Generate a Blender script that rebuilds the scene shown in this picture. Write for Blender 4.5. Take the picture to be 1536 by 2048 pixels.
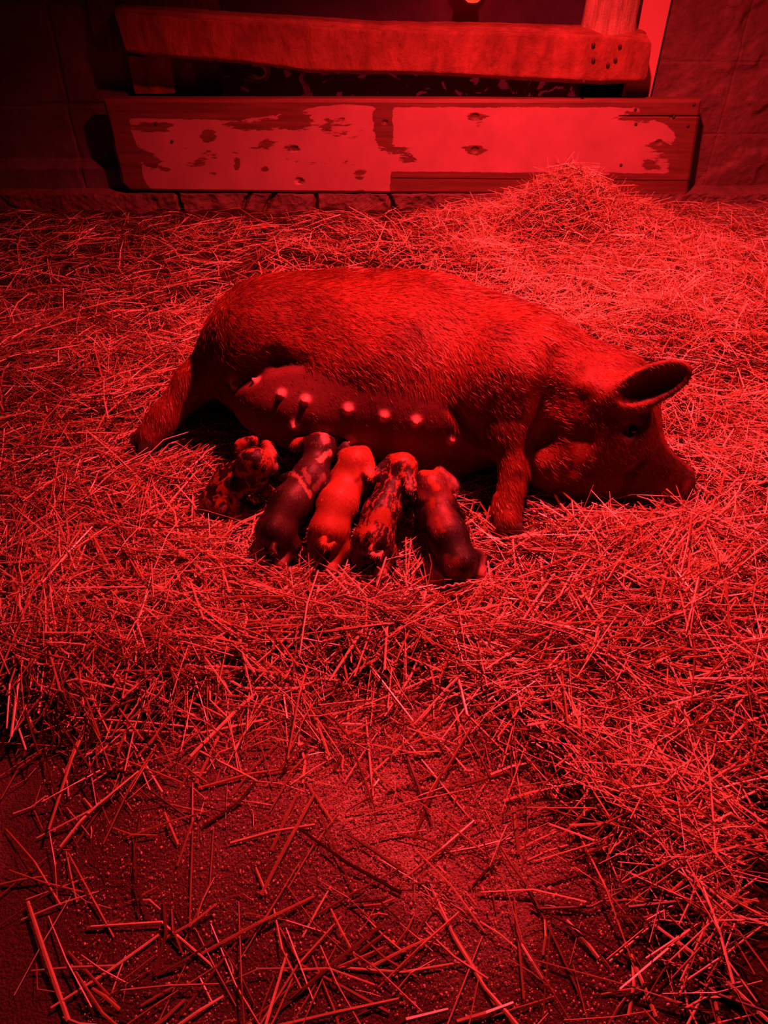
import bpy, math
import numpy as np
from mathutils import Vector

for o in list(bpy.data.objects):
    bpy.data.objects.remove(o)
SC = bpy.context.scene
COL = SC.collection
rng = np.random.default_rng(7)

# ------------------------------------------------------------------ camera, light, exposure
CAM_H, PITCH, FPX = 1.4, math.radians(43), 1540.0
SP, CP = math.sin(PITCH), math.cos(PITCH)
cam = bpy.data.cameras.new('camera')
cam.sensor_fit = 'VERTICAL'
cam.sensor_height = 24.0
cam.lens = FPX / 2048 * 24.0
cam.clip_start = 0.05
camo = bpy.data.objects.new('camera', cam)
COL.objects.link(camo)
camo.location = (0, 0, CAM_H)
camo.rotation_euler = (math.pi / 2 - PITCH, 0, 0)
SC.camera = camo

SC.view_settings.view_transform = 'Standard'
SC.view_settings.look = 'None'
SC.view_settings.gamma = 1
SC.view_settings.use_curve_mapping = False
SC.view_settings.exposure = 0.0

world = bpy.data.worlds.new('night')
SC.world = world
world.use_nodes = True
bg = world.node_tree.nodes['Background']
bg.inputs['Color'].default_value = (0.55, 0.36, 0.45, 1)
bg.inputs['Strength'].default_value = 0.007


def lamp_light(name, loc, target, watts, color, radius, cone, blend):
    l = bpy.data.lights.new(name, 'SPOT')
    l.energy = watts
    l.color = color
    l.shadow_soft_size = radius
    l.spot_size = math.radians(cone)
    l.spot_blend = blend
    o = bpy.data.objects.new(name, l)
    o.location = loc
    o.rotation_euler = (Vector(target) - Vector(loc)).to_track_quat('-Z', 'Y').to_euler()
    COL.objects.link(o)
    return o


RED = (1.0, 0.034, 0.043)
lamp_light('heat_lamp_light', (0.45, 2.32, 1.98), (0.60, 2.12, 0.0), 720, RED, 0.04, 138, 0.95)
lamp_light('fill_light_right', (1.60, 2.10, 1.35), (1.25, 1.9, 0.0), 120, (1.0, 0.036, 0.052), 0.04, 130, 0.9)  # unseen extra spot, added to brighten the right-hand hay


# ------------------------------------------------------------------ helpers
def at(u, v, y):
    """point on the plane at distance y seen at photograph pixel u, v"""
    du, dv = (u - 768) / FPX, (v - 1024) / FPX
    t = y / (CP - dv * SP)
    return np.array((du * t, y, CAM_H - t * (SP + dv * CP)))


def onz(u, v, z):
    du, dv = (u - 768) / FPX, (v - 1024) / FPX
    t = (CAM_H - z) / (SP + dv * CP)
    return np.array((du * t, t * (CP - dv * SP), z))


def to_uv(p):
    p = np.atleast_2d(p)
    y, z = p[:, 1], p[:, 2] - CAM_H
    f = y * CP - z * SP
    d = -y * SP - z * CP
    return np.stack([768 + FPX * p[:, 0] / f, 1024 + FPX * d / f], 1)


def tag(o, label=None, cat=None, group=None, kind=None):
    if label: o['label'] = label
    if cat: o['category'] = cat
    if group: o['group'] = group
    if kind: o['kind'] = kind
    return o


def link(name, me, parent=None, loc=None):
    o = bpy.data.objects.new(name, me)
    COL.objects.link(o)
    if parent is not None: o.parent = parent
    if loc is not None: o.location = loc
    return o


def empty(name, loc):
    o = bpy.data.objects.new(name, None)
    o.location = loc
    o.empty_display_size = 0.05
    COL.objects.link(o)
    return o


def np_mesh(name, V, loops, sizes, mat=None, smooth=True, mat_idx=None):
    """mesh from numpy arrays: vertices, flat loop indices, polygon sizes"""
    me = bpy.data.meshes.new(name)
    V = np.ascontiguousarray(V, np.float32)
    loops = np.ascontiguousarray(loops, np.int32).ravel()
    sizes = np.ascontiguousarray(sizes, np.int32)
    me.vertices.add(len(V)); me.vertices.foreach_set('co', V.ravel())
    me.loops.add(len(loops)); me.loops.foreach_set('vertex_index', loops)
    me.polygons.add(len(sizes))
    me.polygons.foreach_set('loop_start', np.concatenate([[0], np.cumsum(sizes)[:-1]]).astype(np.int32))
    me.polygons.foreach_set('use_smooth', np.full(len(sizes), smooth))
    if mat is not None:
        for m in (mat if isinstance(mat, (list, tuple)) else [mat]): me.materials.append(m)
    if mat_idx is not None: me.polygons.foreach_set('material_index', np.asarray(mat_idx, np.int32))
    me.update(calc_edges=True)
    me.validate()
    return me


def fattr(me, name, vals):
    a = me.attributes.new(name, 'FLOAT', 'POINT')
    a.data.foreach_set('value', np.ascontiguousarray(vals, np.float32))


def cattr(me, name, vals):
    a = me.attributes.new(name, 'FLOAT_COLOR', 'POINT')
    c = np.ones((len(vals), 4), np.float32); c[:, :3] = vals
    a.data.foreach_set('color', c.ravel())


def vnoise(p, scale, seed=0):
    """value noise in 0..1"""
    q = np.asarray(p, np.float64) * scale + seed * 17.31
    i = np.floor(q).astype(np.int64); f = q - i
    f = f * f * (3 - 2 * f)

    def h(a):
        n = (a[:, 0] * 374761393 + a[:, 1] * 668265263 + a[:, 2] * 1442695041 + seed * 974711) & 0xffffffff
        n = ((n ^ (n >> 13)) * 1274126177) & 0xffffffff
        return ((n ^ (n >> 16)) & 0xffff) / 65535.0
    r = 0
    for dx in (0, 1):
        for dy in (0, 1):
            for dz in (0, 1):
                w = (f[:, 0] if dx else 1 - f[:, 0]) * (f[:, 1] if dy else 1 - f[:, 1]) * (f[:, 2] if dz else 1 - f[:, 2])
                r = r + w * h(i + np.array((dx, dy, dz)))
    return r


def fbm(p, scale, seed=0, oct=4):
    s, a, t = 0, 1.0, 0
    for k in range(oct):
        s = s + a * vnoise(p, scale * 2 ** k, seed + k); t += a; a *= 0.5
    return s / t


def sstep(a, b, x):
    t = np.clip((x - a) / (b - a), 0, 1)
    return t * t * (3 - 2 * t)


def norm(v):
    v = np.asarray(v, float)
    return v / (np.linalg.norm(v, axis=-1, keepdims=True) + 1e-12)


# ------------------------------------------------------------------ materials
class NT:
    def __init__(self, name):
        self.m = bpy.data.materials.new(name); self.m.use_nodes = True
        self.t = self.m.node_tree; self.t.nodes.clear()
        self.out = self.n('ShaderNodeOutputMaterial')
        self.b = self.n('ShaderNodeBsdfPrincipled')
        self.l(self.b.outputs[0], self.out.inputs['Surface'])

    def n(self, typ, **kw):
        n = self.t.nodes.new(typ)
        for k, v in kw.items(): setattr(n, k, v)
        return n

    def l(self, a, b): self.t.links.new(a, b)

    def coord(self, kind='Object'): return self.n('ShaderNodeTexCoord').outputs[kind]

    def mapping(self, vec, scale):
        m = self.n('ShaderNodeMapping'); m.inputs['Scale'].default_value = scale
        self.l(vec, m.inputs['Vector']); return m.outputs[0]

    def noise(self, vec, scale, detail=4, rough=0.6, dist=0.0):
        n = self.n('ShaderNodeTexNoise')
        n.inputs['Scale'].default_value = scale; n.inputs['Detail'].default_value = detail
        n.inputs['Roughness'].default_value = rough; n.inputs['Distortion'].default_value = dist
        self.l(vec, n.inputs['Vector']); return n.outputs['Fac']

    def ramp(self, fac, stops):
        r = self.n('ShaderNodeValToRGB')
        e = r.color_ramp.elements
        while len(e) < len(stops): e.new(0.5)
        for el, (p, c) in zip(e, stops):
            el.position = p; el.color = (*c, 1) if len(c) == 3 else c
        self.l(fac, r.inputs['Fac']); return r.outputs['Color']

    def mix(self, fac, a, b, typ='MIX'):
        m = self.n('ShaderNodeMix', data_type='RGBA', blend_type=typ)
        if hasattr(fac, 'links'): self.l(fac, m.inputs[0])
        else: m.inputs[0].default_value = fac
        for s, i in ((a, 6), (b, 7)):
            if hasattr(s, 'links'): self.l(s, m.inputs[i])
            else: m.inputs[i].default_value = (*s, 1)
        return m.outputs[2]

    def attr(self, name, out='Fac'):
        a = self.n('ShaderNodeAttribute', attribute_name=name); return a.outputs[out]

    def math(self, op, a, b):
        m = self.n('ShaderNodeMath', operation=op)
        for s, i in ((a, 0), (b, 1)):
            if hasattr(s, 'links'): self.l(s, m.inputs[i])
            else: m.inputs[i].default_value = s
        return m.outputs[0]

    def bump(self, height, strength=0.5, dist=0.01):
        b = self.n('ShaderNodeBump'); b.inputs['Strength'].default_value = strength
        b.inputs['Distance'].default_value = dist
        self.l(height, b.inputs['Height']); self.l(b.outputs[0], self.b.inputs['Normal'])

    def base(self, c):
        if hasattr(c, 'links'): self.l(c, self.b.inputs['Base Color'])
        else: self.b.inputs['Base Color'].default_value = (*c, 1)

    def rough(self, r, spec=0.5):
        self.b.inputs['Roughness'].default_value = r
        self.b.inputs['Specular IOR Level'].default_value = spec


def m_plain(name, c, rough=0.6, spec=0.4):
    t = NT(name); t.base(c); t.rough(rough, spec)
    n = t.noise(t.coord(), 60, 3)
    t.bump(n, 0.25, 0.003)
    return t.m


def m_concrete(name, c0, c1, grain=40, bump=0.6, spec=0.3):
    t = NT(name); co = t.coord()
    a = t.noise(co, 3.2, 6, 0.65); b = t.noise(co, grain, 5, 0.7)
    col = t.ramp(a, [(0.25, c0), (0.75, c1)])
    col = t.mix(0.55, col, t.ramp(b, [(0.3, (0.35,) * 3), (0.7, (1, 1, 1))]), 'MULTIPLY')
    t.base(col); t.rough(0.75, spec)
    h = t.math('ADD', t.math('MULTIPLY', b, 0.5), t.math('MULTIPLY', a, 1.2))
    t.bump(h, bump, 0.012)
    return t.m


def m_wood(name, c0, c1, axis_scale=(2, 14, 14), bump=0.5, rough=0.7):
    t = NT(name); co = t.mapping(t.coord(), axis_scale)
    a = t.noise(co, 2.4, 6, 0.65, 0.6); b = t.noise(t.coord(), 9, 4, 0.6)
    col = t.ramp(a, [(0.3, c0), (0.68, c1)])
    col = t.mix(0.6, col, t.ramp(b, [(0.3, (0.4, 0.36, 0.34)), (0.62, (1, 1, 1))]), 'MULTIPLY')
    t.base(col); t.rough(rough, 0.3)
    t.bump(t.math('ADD', a, t.math('MULTIPLY', t.noise(t.coord(), 120, 3), 0.25)), bump, 0.01)
    return t.m


M = {}
M['block_left'] = m_concrete('grey_block_wall', (0.09, 0.070, 0.075), (0.22, 0.17, 0.18), 22, 0.5)
M['block_right'] = m_concrete('plastered_block_wall', (0.13, 0.07, 0.065), (0.24, 0.14, 0.13), 30, 0.7)
M['foundation'] = m_concrete('crumbling_concrete', (0.12, 0.07, 0.06), (0.30, 0.18, 0.16), 45, 1.0)
M['back_wall'] = m_concrete('smooth_purple_plaster', (0.30, 0.20, 0.26), (0.42, 0.30, 0.36), 14, 0.3)
M['beam'] = m_wood('rough_sawn_beam_wood', (0.17, 0.055, 0.033), (0.36, 0.13, 0.08), (7, 30, 2.5), 0.8)
M['old_board'] = m_wood('old_grey_board_wood', (0.05, 0.022, 0.016), (0.13, 0.06, 0.04), (22, 22, 1.6), 0.6)
M['post'] = m_wood('barky_post_wood', (0.28, 0.18, 0.12), (0.60, 0.42, 0.30), (24, 24, 2), 1.0)
M['trim'] = m_plain('painted_trim', (0.60, 0.30, 0.28), 0.45)
M['nail'] = m_plain('rusty_nail', (0.05, 0.03, 0.025), 0.6)
M['hoof'] = m_plain('dark_horn', (0.06, 0.045, 0.04), 0.45)
M['eye'] = m_plain('dark_eye', (0.008, 0.006, 0.006), 0.12, 0.6)
M['shade_metal'] = m_plain('lamp_shade_metal', (0.25, 0.25, 0.25), 0.35)

t = NT('dusty_sawdust_floor'); co = t.coord()
big = t.noise(co, 2.6, 5, 0.6); grit = t.noise(co, 190, 5, 0.8); crumbs = t.n('ShaderNodeTexVoronoi')
crumbs.inputs['Scale'].default_value = 240; t.l(co, crumbs.inputs['Vector'])
crsel = t.ramp(crumbs.outputs['Color'], [(0.55, (0, 0, 0)), (0.62, (1, 1, 1))])
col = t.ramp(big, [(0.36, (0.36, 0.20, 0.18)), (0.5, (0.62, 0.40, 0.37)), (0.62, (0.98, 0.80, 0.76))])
col = t.mix(t.ramp(t.attr('dust_and_light'), [(0.12, (0, 0, 0)), (0.62, (1, 1, 1))]), (0.16, 0.085, 0.085), col)  # floor colour painted dimmer outside the bright centre
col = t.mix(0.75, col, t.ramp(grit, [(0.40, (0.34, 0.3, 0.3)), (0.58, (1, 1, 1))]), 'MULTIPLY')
t.base(col); t.rough(0.85, 0.25)
t.bump(t.math('ADD', grit, t.math('MULTIPLY', crumbs.outputs['Distance'], -0.8)), 1.0, 0.008)
M['floor'] = t.m

t = NT('straw')
tone = t.attr('tone')
col = t.ramp(tone, [(0.0, (0.06, 0.026, 0.015)), (0.3, (0.24, 0.12, 0.06)), (0.62, (0.47, 0.27, 0.145)), (0.85, (0.70, 0.56, 0.38)), (1.0, (0.90, 0.84, 0.70))])
col = t.mix(0.5, col, t.ramp(t.noise(t.coord(), 45, 2), [(0.3, (0.55, 0.5, 0.45)), (0.65, (1, 1, 1))]), 'MULTIPLY')
t.base(col); t.rough(0.30, 0.6)
M['straw'] = t.m

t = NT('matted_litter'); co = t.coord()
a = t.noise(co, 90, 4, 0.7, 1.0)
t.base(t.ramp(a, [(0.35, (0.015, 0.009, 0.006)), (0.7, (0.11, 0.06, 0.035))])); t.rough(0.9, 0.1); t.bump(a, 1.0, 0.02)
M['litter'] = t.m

t = NT('sow_skin'); col = t.attr('coat', 'Color')
n = t.noise(t.coord(), 70, 4, 0.65)
t.base(t.mix(0.45, col, t.ramp(n, [(0.3, (0.5, 0.45, 0.45)), (0.65, (1, 1, 1))]), 'MULTIPLY'))
t.rough(0.6, 0.25); t.bump(n, 0.35, 0.004)
M['skin'] = t.m

t = NT('bristle'); t.base(t.attr('coat', 'Color')); t.rough(0.42, 0.45)
M['bristle'] = t.m

t = NT('piglet_skin'); col = t.attr('coat', 'Color')
n = t.noise(t.coord(), 130, 3, 0.6)
t.base(t.mix(0.3, col, t.ramp(n, [(0.3, (0.55, 0.5, 0.5)), (0.65, (1, 1, 1))]), 'MULTIPLY'))
t.rough(0.5, 0.35); t.bump(n, 0.3, 0.002)
M['piglet'] = t.m

# peeling painted plank: attribute "paint" is a smooth field, broken up by fine grain
t = NT('peeling_painted_plank'); co = t.coord()
pn = t.noise(t.mapping(co, (7, 20, 26)), 2.2, 6, 0.75, 0.4)
f = t.math('ADD', t.attr('paint'), t.math('MULTIPLY', t.math('SUBTRACT', pn, 0.5), 1.0))
mask = t.ramp(f, [(0.48, (0, 0, 0)), (0.505, (1, 1, 1))])
wood = t.ramp(t.noise(t.mapping(co, (1.5, 20, 24)), 2.0, 6, 0.7, 0.5), [(0.3, (0.09, 0.04, 0.03)), (0.7, (0.21, 0.09, 0.065))])
pt = t.ramp(t.noise(co, 6, 5, 0.6), [(0.25, (0.36, 0.20, 0.21)), (0.7, (0.48, 0.26, 0.28))])
t.base(t.mix(mask, wood, pt)); t.rough(0.5, 0.35)
t.bump(t.math('ADD', mask, t.math('MULTIPLY', pn, 0.5)), 0.35, 0.004)
M['plank'] = t.m

# back wall with dark flaked blotches low down
t = NT('blotched_plaster'); co = t.coord()
b1 = t.noise(t.mapping(co, (1, 1, 1.1)), 8, 2, 0.5, 1.8)
sx = t.n('ShaderNodeSeparateXYZ'); t.l(co, sx.inputs[0])
low = t.ramp(sx.outputs[2], [(0.46, (1, 1, 1)), (0.50, (0, 0, 0))])
bl = t.math('MULTIPLY', t.ramp(b1, [(0.60, (1, 1, 1)), (0.64, (0, 0, 0))]), low)
pl = t.ramp(t.noise(co, 5, 5, 0.6), [(0.3, (0.10, 0.055, 0.11)), (0.7, (0.20, 0.11, 0.22))])
t.base(t.mix(bl, pl, (0.012, 0.008, 0.008))); t.rough(0.7, 0.2)
t.bump(t.noise(co, 30, 4), 0.3, 0.01)
M['blotched'] = t.m


# ------------------------------------------------------------------ box-like pieces with a dense rough surface
def grid_slab(name, x0, x1, z0, z1, y0, y1, mat, nx, nz, parent=None, warp=None, loc=(0, 0, 0), ny=3, shape=None):
    """closed slab; shape(P)->P moves every vertex (world coordinates)"""
    faces, V, off = [], [], 0

    def patch(A, B, C, n, m, flip):
        nonlocal off
        a = np.linspace(0, 1, n + 1)[:, None, None]; b = np.linspace(0, 1, m + 1)[None, :, None]
        P = A + a * (B - A) + b * (C - A)
        V.append(P.reshape(-1, 3))
        i = np.arange((n + 1) * (m + 1)).reshape(n + 1, m + 1) + off
        q = np.stack([i[:-1, :-1], i[1:, :-1], i[1:, 1:], i[:-1, 1:]], -1).reshape(-1, 4)
        faces.append(q[:, ::-1] if flip else q)
        off += (n + 1) * (m + 1)
    p = lambda x, y, z: np.array((x, y, z), float)
    patch(p(x0, y0, z0), p(x1, y0, z0), p(x0, y0, z1), nx, nz, False)
    patch(p(x0, y1, z0), p(x1, y1, z0), p(x0, y1, z1), nx, nz, True)
    patch(p(x0, y0, z1), p(x1, y0, z1), p(x0, y1, z1), nx, ny, False)
    patch(p(x0, y0, z0), p(x1, y0, z0), p(x0, y1, z0), nx, ny, True)
    patch(p(x0, y0, z0), p(x0, y1, z0), p(x0, y0, z1), ny, nz, True)
    patch(p(x1, y0, z0), p(x1, y1, z0), p(x1, y0, z1), ny, nz, False)
    V = np.concatenate(V); F = np.concatenate(faces)
    key = np.round(V, 6)
    U, inv = np.unique(key, axis=0, return_inverse=True)
    F = inv.reshape(-1)[F]
    raw = U.copy()
    if shape is not None: U = shape(U.copy())
    me = np_mesh(name, U - np.array(loc), F, np.full(len(F), 4), mat, smooth=False)
    o = link(name, me, parent, loc if parent is None else None)
    o['_n'] = 0
    del o['_n']
    return o, raw, U


def rough(amp, scale, seed, dirs=(1, 1, 1)):
    def f(P):
        Q = P.copy()
        for k in range(3):
            Q[:, k] += dirs[k] * amp * (fbm(P, scale, seed + 9 * k) - 0.5) * 2
        return Q
    return f


# ------------------------------------------------------------------ the setting
def flat_grid(x0, x1, y0, y1, nx, ny):
    x = np.linspace(x0, x1, nx + 1); y = np.linspace(y0, y1, ny + 1)
    X, Y = np.meshgrid(x, y, indexing='ij')
    V = np.stack([X.ravel(), Y.ravel(), np.zeros(X.size)], 1)
    i = np.arange(X.size).reshape(X.shape)
    F = np.stack([i[:-1, :-1], i[1:, :-1], i[1:, 1:], i[:-1, 1:]], -1).reshape(-1, 4)
    return V, F


V, F = flat_grid(-2.6, 2.6, -0.6, 4.4, 260, 250)
V[:, 2] = 0.006 * (fbm(V, 3.0, 5) - 0.5) - 0.003
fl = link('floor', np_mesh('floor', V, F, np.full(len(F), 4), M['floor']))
dust_and_light = np.exp(-((V[:, 0] - 0.14) / 0.34) ** 2 - ((V[:, 1] - 0.80) / 0.26) ** 2) * 1.25 + 0.9 * (fbm(V, 4.5, 8) - .45)  # patchy sawdust, plus a pool of light painted at the front centre
fattr(fl.data, 'dust_and_light', dust_and_light)
tag(fl, kind='structure')


def block_joints(x, z, zs, xs, wj=0.007):
    d = np.full(len(x), 9.0)
    for q in zs: d = np.minimum(d, np.abs(z - q))
    for q in xs: d = np.minimum(d, np.abs(x - q))
    return 1 - sstep(wj * 0.4, wj * 1.6, d)


def left_wall_shape(P):
    f = P[:, 1] < 3.63
    w = 0.012 * (fbm(P, 5, 31) - 0.5)
    j = block_joints(P[:, 0] + 0.03 * (vnoise(P, 6, 3) - .5), P[:, 2] + 0.012 * (vnoise(P, 9, 4) - .5), (0.42, 0.80), (-1.36,))
    P[:, 1] += np.where(f, w + 0.006 * j - 0.05 * (1 - sstep(0.17, 0.20, P[:, 2])), 0)
    return P


def right_wall_shape(P):
    f = P[:, 1] < 3.63
    w = 0.045 * (fbm(P, 3, 41) - 0.5) + 0.006 * (fbm(P, 40, 44) - 0.5)
    pl = sstep(0.48, 0.6, fbm(P, 5, 47)) * 0.012
    j = block_joints(P[:, 0], P[:, 2] + 0.02 * (vnoise(P, 9, 4) - .5), (0.30, 0.585), (1.47,), 0.004)
    P[:, 1] += np.where(f, w - pl + 0.0025 * j, 0)
    return P


o, _, _ = grid_slab('wall_left', -2.6, -0.80, -0.02, 1.6, 3.62, 3.85, M['block_left'], 180, 160, shape=left_wall_shape)
tag(o, kind='structure')
o, _, _ = grid_slab('wall_right', 1.135, 2.6, -0.02, 1.6, 3.62, 3.85, M['block_right'], 180, 190, shape=right_wall_shape)
tag(o, kind='structure')
o, _, _ = grid_slab('wall_back', -2.6, 2.6, -0.02, 1.6, 4.12, 4.25, M['blotched'], 60, 30)
tag(o, kind='structure')


def found_shape(P):
    front = P[:, 1] < 3.60
    n = fbm(P, 7, 61) - 0.5; n2 = fbm(P, 30, 63) - 0.5
    crack = np.full(len(P), 9.0)
    for xc, sl in ((-0.60, -0.5), (-0.485, -0.6), (-0.30, -0.15), (0.02, 0.2), (-0.93, 0.1)):
        crack = np.minimum(crack, np.abs(P[:, 0] - xc - sl * (0.1 - P[:, 2]) - 0.03 * (vnoise(P, 14, 66) - .5)))
    c = 1 - sstep(0.004, 0.014, crack)
    P[:, 1] += np.where(front, 0.05 * n + 0.02 * n2 + 0.035 * c, 0)
    P[:, 2] += np.where(P[:, 2] > 0.05, 0.012 * n + 0.008 * n2, 0)
    return P


o, _, _ = grid_slab('foundation', -2.6, 2.6, -0.05, 0.085, 3.50, 3.95, M['foundation'], 620, 22, shape=found_shape, ny=12)
tag(o, kind='structure')


def ledge_shape(P):
    n = fbm(P, 6, 71) - 0.5; n2 = fbm(P, 26, 73) - 0.5
    P[:, 2] += np.where(P[:, 2] > 0.0, 0.02 * n + 0.010 * n2, 0)
    P[:, 1] += np.where(P[:, 1] < 3.4, 0.08 * n + 0.02 * n2, 0)
    return P


o, _, _ = grid_slab('foundation_ledge', 0.55, 2.6, -0.05, 0.045, 3.22, 3.56, M['foundation'], 260, 10, shape=ledge_shape, ny=40)
tag(o, kind='structure')


# vertical trim board beside the opening
tl, tr = at(1262, 0, 3.59), at(1343, 0, 3.59)


def trim_shape(P):
    P[:, 0] += 0.004 * (fbm(P, 3, 81) - 0.5)
    return P


o, _, _ = grid_slab('trim_1', 1.02, 1.128, 0.0, 1.6, 3.585, 3.63, M['trim'], 8, 60, shape=trim_shape)
tag(o, kind='structure')


# ------------------------------------------------------------------ fence boards
def nail(parent, p, r=0.006):
    n = 10
    a = np.linspace(0, 2 * np.pi, n, endpoint=False)
    ring = lambda rr, y: np.stack([rr * np.cos(a), np.full(n, y), rr * np.sin(a)], 1)
    V = np.concatenate([ring(r, 0.004), ring(r, -0.001), ring(r * 0.6, -0.003), [[0, -0.0035, 0]]])
    L, S = [], []
    for k in range(2):
        for i in range(n):
            j = (i + 1) % n
            L += [k * n + i, k * n + j, (k + 1) * n + j, (k + 1) * n + i]; S.append(4)
    for i in range(n):
        L += [2 * n + i, 2 * n + (i + 1) % n, 3 * n]; S.append(3)
    o = link('nail', np_mesh('nail', V, L, S, M['nail']), parent)
    o.location = Vector(p) - parent.location
    return o


# lower plank
PL = dict(x0=-1.165, x1=1.345, z0=0.088, z1=0.475, y=3.50)


def plank_shape(P):
    x, z = P[:, 0].copy(), P[:, 2].copy()
    tz = (z - PL['z0']) / (PL['z1'] - PL['z0']); tx = (x - PL['x0']) / (PL['x1'] - PL['x0'])
    end = (1 - tz) * 0.045
    P[:, 0] = x + tx * (0.0 + end - 0.025) + (1 - tx) * 0.012 * (vnoise(P, 18, 91) - .5)
    P[:, 2] = z + (1 - tz) * (0.012 - 0.024 * tx) + 0.006 * (vnoise(P * (1, 0, 0), 2.0, 92) - .5)
    # broken lower left corner
    b = sstep(0.10, 0.0, tz) * sstep(0.018, 0.0, tx)
    P[:, 0] += 0.03 * b
    fr = P[:, 1] < PL['y'] + 0.01
    # eased edges, knots and shallow splits
    d = np.minimum(np.minimum(tz, 1 - tz) * 0.387, np.minimum(tx, 1 - tx) * 2.5)
    P[:, 1] += np.where(fr, 0.008 * sstep(0.012, 0, d), 0)
    for (u, v, r) in ((588, 298, .018), (598, 362, .018), (950, 233, .016), (950, 300, .016), (770, 245, .012), (1318, 285, .014), (1345, 235, .012)):
        k = at(u, v, 3.5)
        dd = np.hypot((P[:, 0] - k[0]) * .75, P[:, 2] - k[2])
        P[:, 1] += np.where(fr, 0.008 * sstep(r, r * 0.4, dd), 0)
    s = np.abs(z - 0.405 - 0.012 * vnoise(P * (1, 0, 0), 3, 95))
    P[:, 1] += np.where(fr & (x > 1.0), 0.006 * sstep(0.006, 0.001, s), 0)
    lip = sstep(0.160, 0.156, z) * sstep(0.02, 0.06, x)
    P[:, 1] += np.where(fr, 0.004 * lip, 0)
    return P


loc = (0, 3.52, 0.1)
plank, raw, U = grid_slab('wall_plank', PL['x0'], PL['x1'], PL['z0'], PL['z1'], PL['y'], PL['y'] + 0.045, M['plank'], 560, 96, loc=loc, shape=plank_shape)
uv = to_uv(np.stack([U[:, 0], np.full(len(U), 3.5), U[:, 2]], 1)); uu, vv = uv[:, 0], uv[:, 1]
pf = np.full(len(U), 0.80)
nz = fbm(U * (1, 0, 1), 9, 101)
nx_ = fbm(U * (0.35, 0, 1.6), 14, 103)
top_edge = np.interp(uu, [200, 290, 470, 560, 640, 700, 760, 1300, 1400], [238, 236, 240, 226, 212, 208, 214, 214, 240])
pf -= 1.0 * sstep(5, -8, vv - top_edge)
pf -= 0.9 * sstep(0.0, -14, uu - 225 - 0.25 * (vv - 200) - 30 + 50 * (nz - .5))
bot = np.interp(uu, [200, 780, 782, 1330, 1400], [392, 392, 346, 350, 350])
pf -= 1.0 * sstep(-6, 3, vv - bot)
pf -= 0.75 * sstep(26, 8, np.abs(uu - 770) + 40 * (nz - .5)) * sstep(330, 250, vv - 30 * 0)
pf -= 1.0 * sstep(-16, 12, uu - np.interp(vv, [200, 218, 250, 270, 300, 345, 390], [1300, 1285, 1340, 1358, 1352, 1345, 1290]))
for (u, v, ru, rv) in ((560, 240, 55, 10), (595, 238, 22, 22), (500, 252, 46, 9), (535, 287, 26, 9), (588, 298, 14, 8), (600, 362, 14, 7), (300, 250, 44, 7),
                       (415, 273, 12, 9), (255, 300, 30, 18), (305, 328, 14, 10), (270, 312, 34, 9), (268, 350, 10, 7), (330, 338, 10, 5), (950, 300, 14, 7),
                       (950, 233, 14, 7), (1290, 230, 46, 12), (1320, 290, 24, 8), (1335, 318, 26, 14), (1300, 330, 16, 9), (800, 300, 22, 8), (815, 320, 20, 8), (720, 350, 12, 18), (475, 330, 7, 16), (530, 340, 8, 8)):
    e = ((uu - u) / ru) ** 2 + ((vv - v) / rv) ** 2
    pf -= 0.50 * np.exp(-e * 0.6) * (0.3 + 1.3 * nx_)
pf -= 0.34 * sstep(0.56, 0.72, nx_) * (0.35 + 0.65 * sstep(1400, 200, uu))
fattr(plank.data, 'paint', pf)
tag(plank, 'wide low plank with white paint peeling off its face along the back wall', 'plank')
for (u, v) in ((344, 283), (312, 248), (1271, 219), (1272, 248), (1242, 330), (1238, 370), (1388, 209), (1348, 234), (1376, 252)):
    nail(plank, at(u, v, 3.4985), 0.0065)

# upper beam with a wavy lower edge
BY, BT = 3.46, 0.12
utop = [(185, 30), (240, 18), (500, 36), (768, 52), (1050, 57), (1180, 62), (1303, 70)]
ubot = [(185, 105), (245, 108), (330, 118), (500, 130), (620, 150), (768, 151), (900, 155), (1050, 164), (1200, 172), (1298, 168)]
tx_ = np.array([at(u, v, BY) for u, v in utop]); bx_ = np.array([at(u, v, BY) for u, v in ubot])
X0, X1 = at(240, 60, BY)[0], at(1302, 90, BY)[0]


def beam_shape(P):
    tz = P[:, 2].copy(); x = P[:, 0].copy(); ty = (P[:, 1] - BY) / BT
    tx = (x - X0) / (X1 - X0)
    zt = np.interp(x, tx_[:, 0], tx_[:, 2]); zb = np.interp(x, bx_[:, 0], bx_[:, 2])
    # rounded arrises
    cz = (tz - .5) * 2; cy = (ty - .5) * 2
    inset = 0.010 * sstep(.7, 1, np.abs(cy)) * np.sign(cz) * sstep(.8, 1, np.abs(cz))
    P[:, 2] = zb + (zt - zb) * tz - inset
    P[:, 1] += -0.012 * sstep(.75, 1, np.abs(cz)) * np.sign(cy) * -1 * sstep(.5, 1, np.abs(cy)) * -1
    n = fbm(P * (.5, 1, 1), 9, 111) - .5; n2 = fbm(P, 34, 112) - .5
    P[:, 1] += 0.012 * n + 0.004 * n2
    P[:, 2] += 0.008 * n * np.abs(cz) + 0.003 * n2
    r = sstep(0.985, 1.0, tx) * sstep(.6, 1, np.abs(cz))
    P[:, 0] += -0.018 * r + 0.01 * (vnoise(P * (0, 1, 1), 14, 113) - .5) * sstep(.97, 1, tx) + (tz - .5) * -0.02 * sstep(0.03, 0, tx) + 0.012 * (1 - tz) * sstep(.97, 1, tx)
    return P


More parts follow.
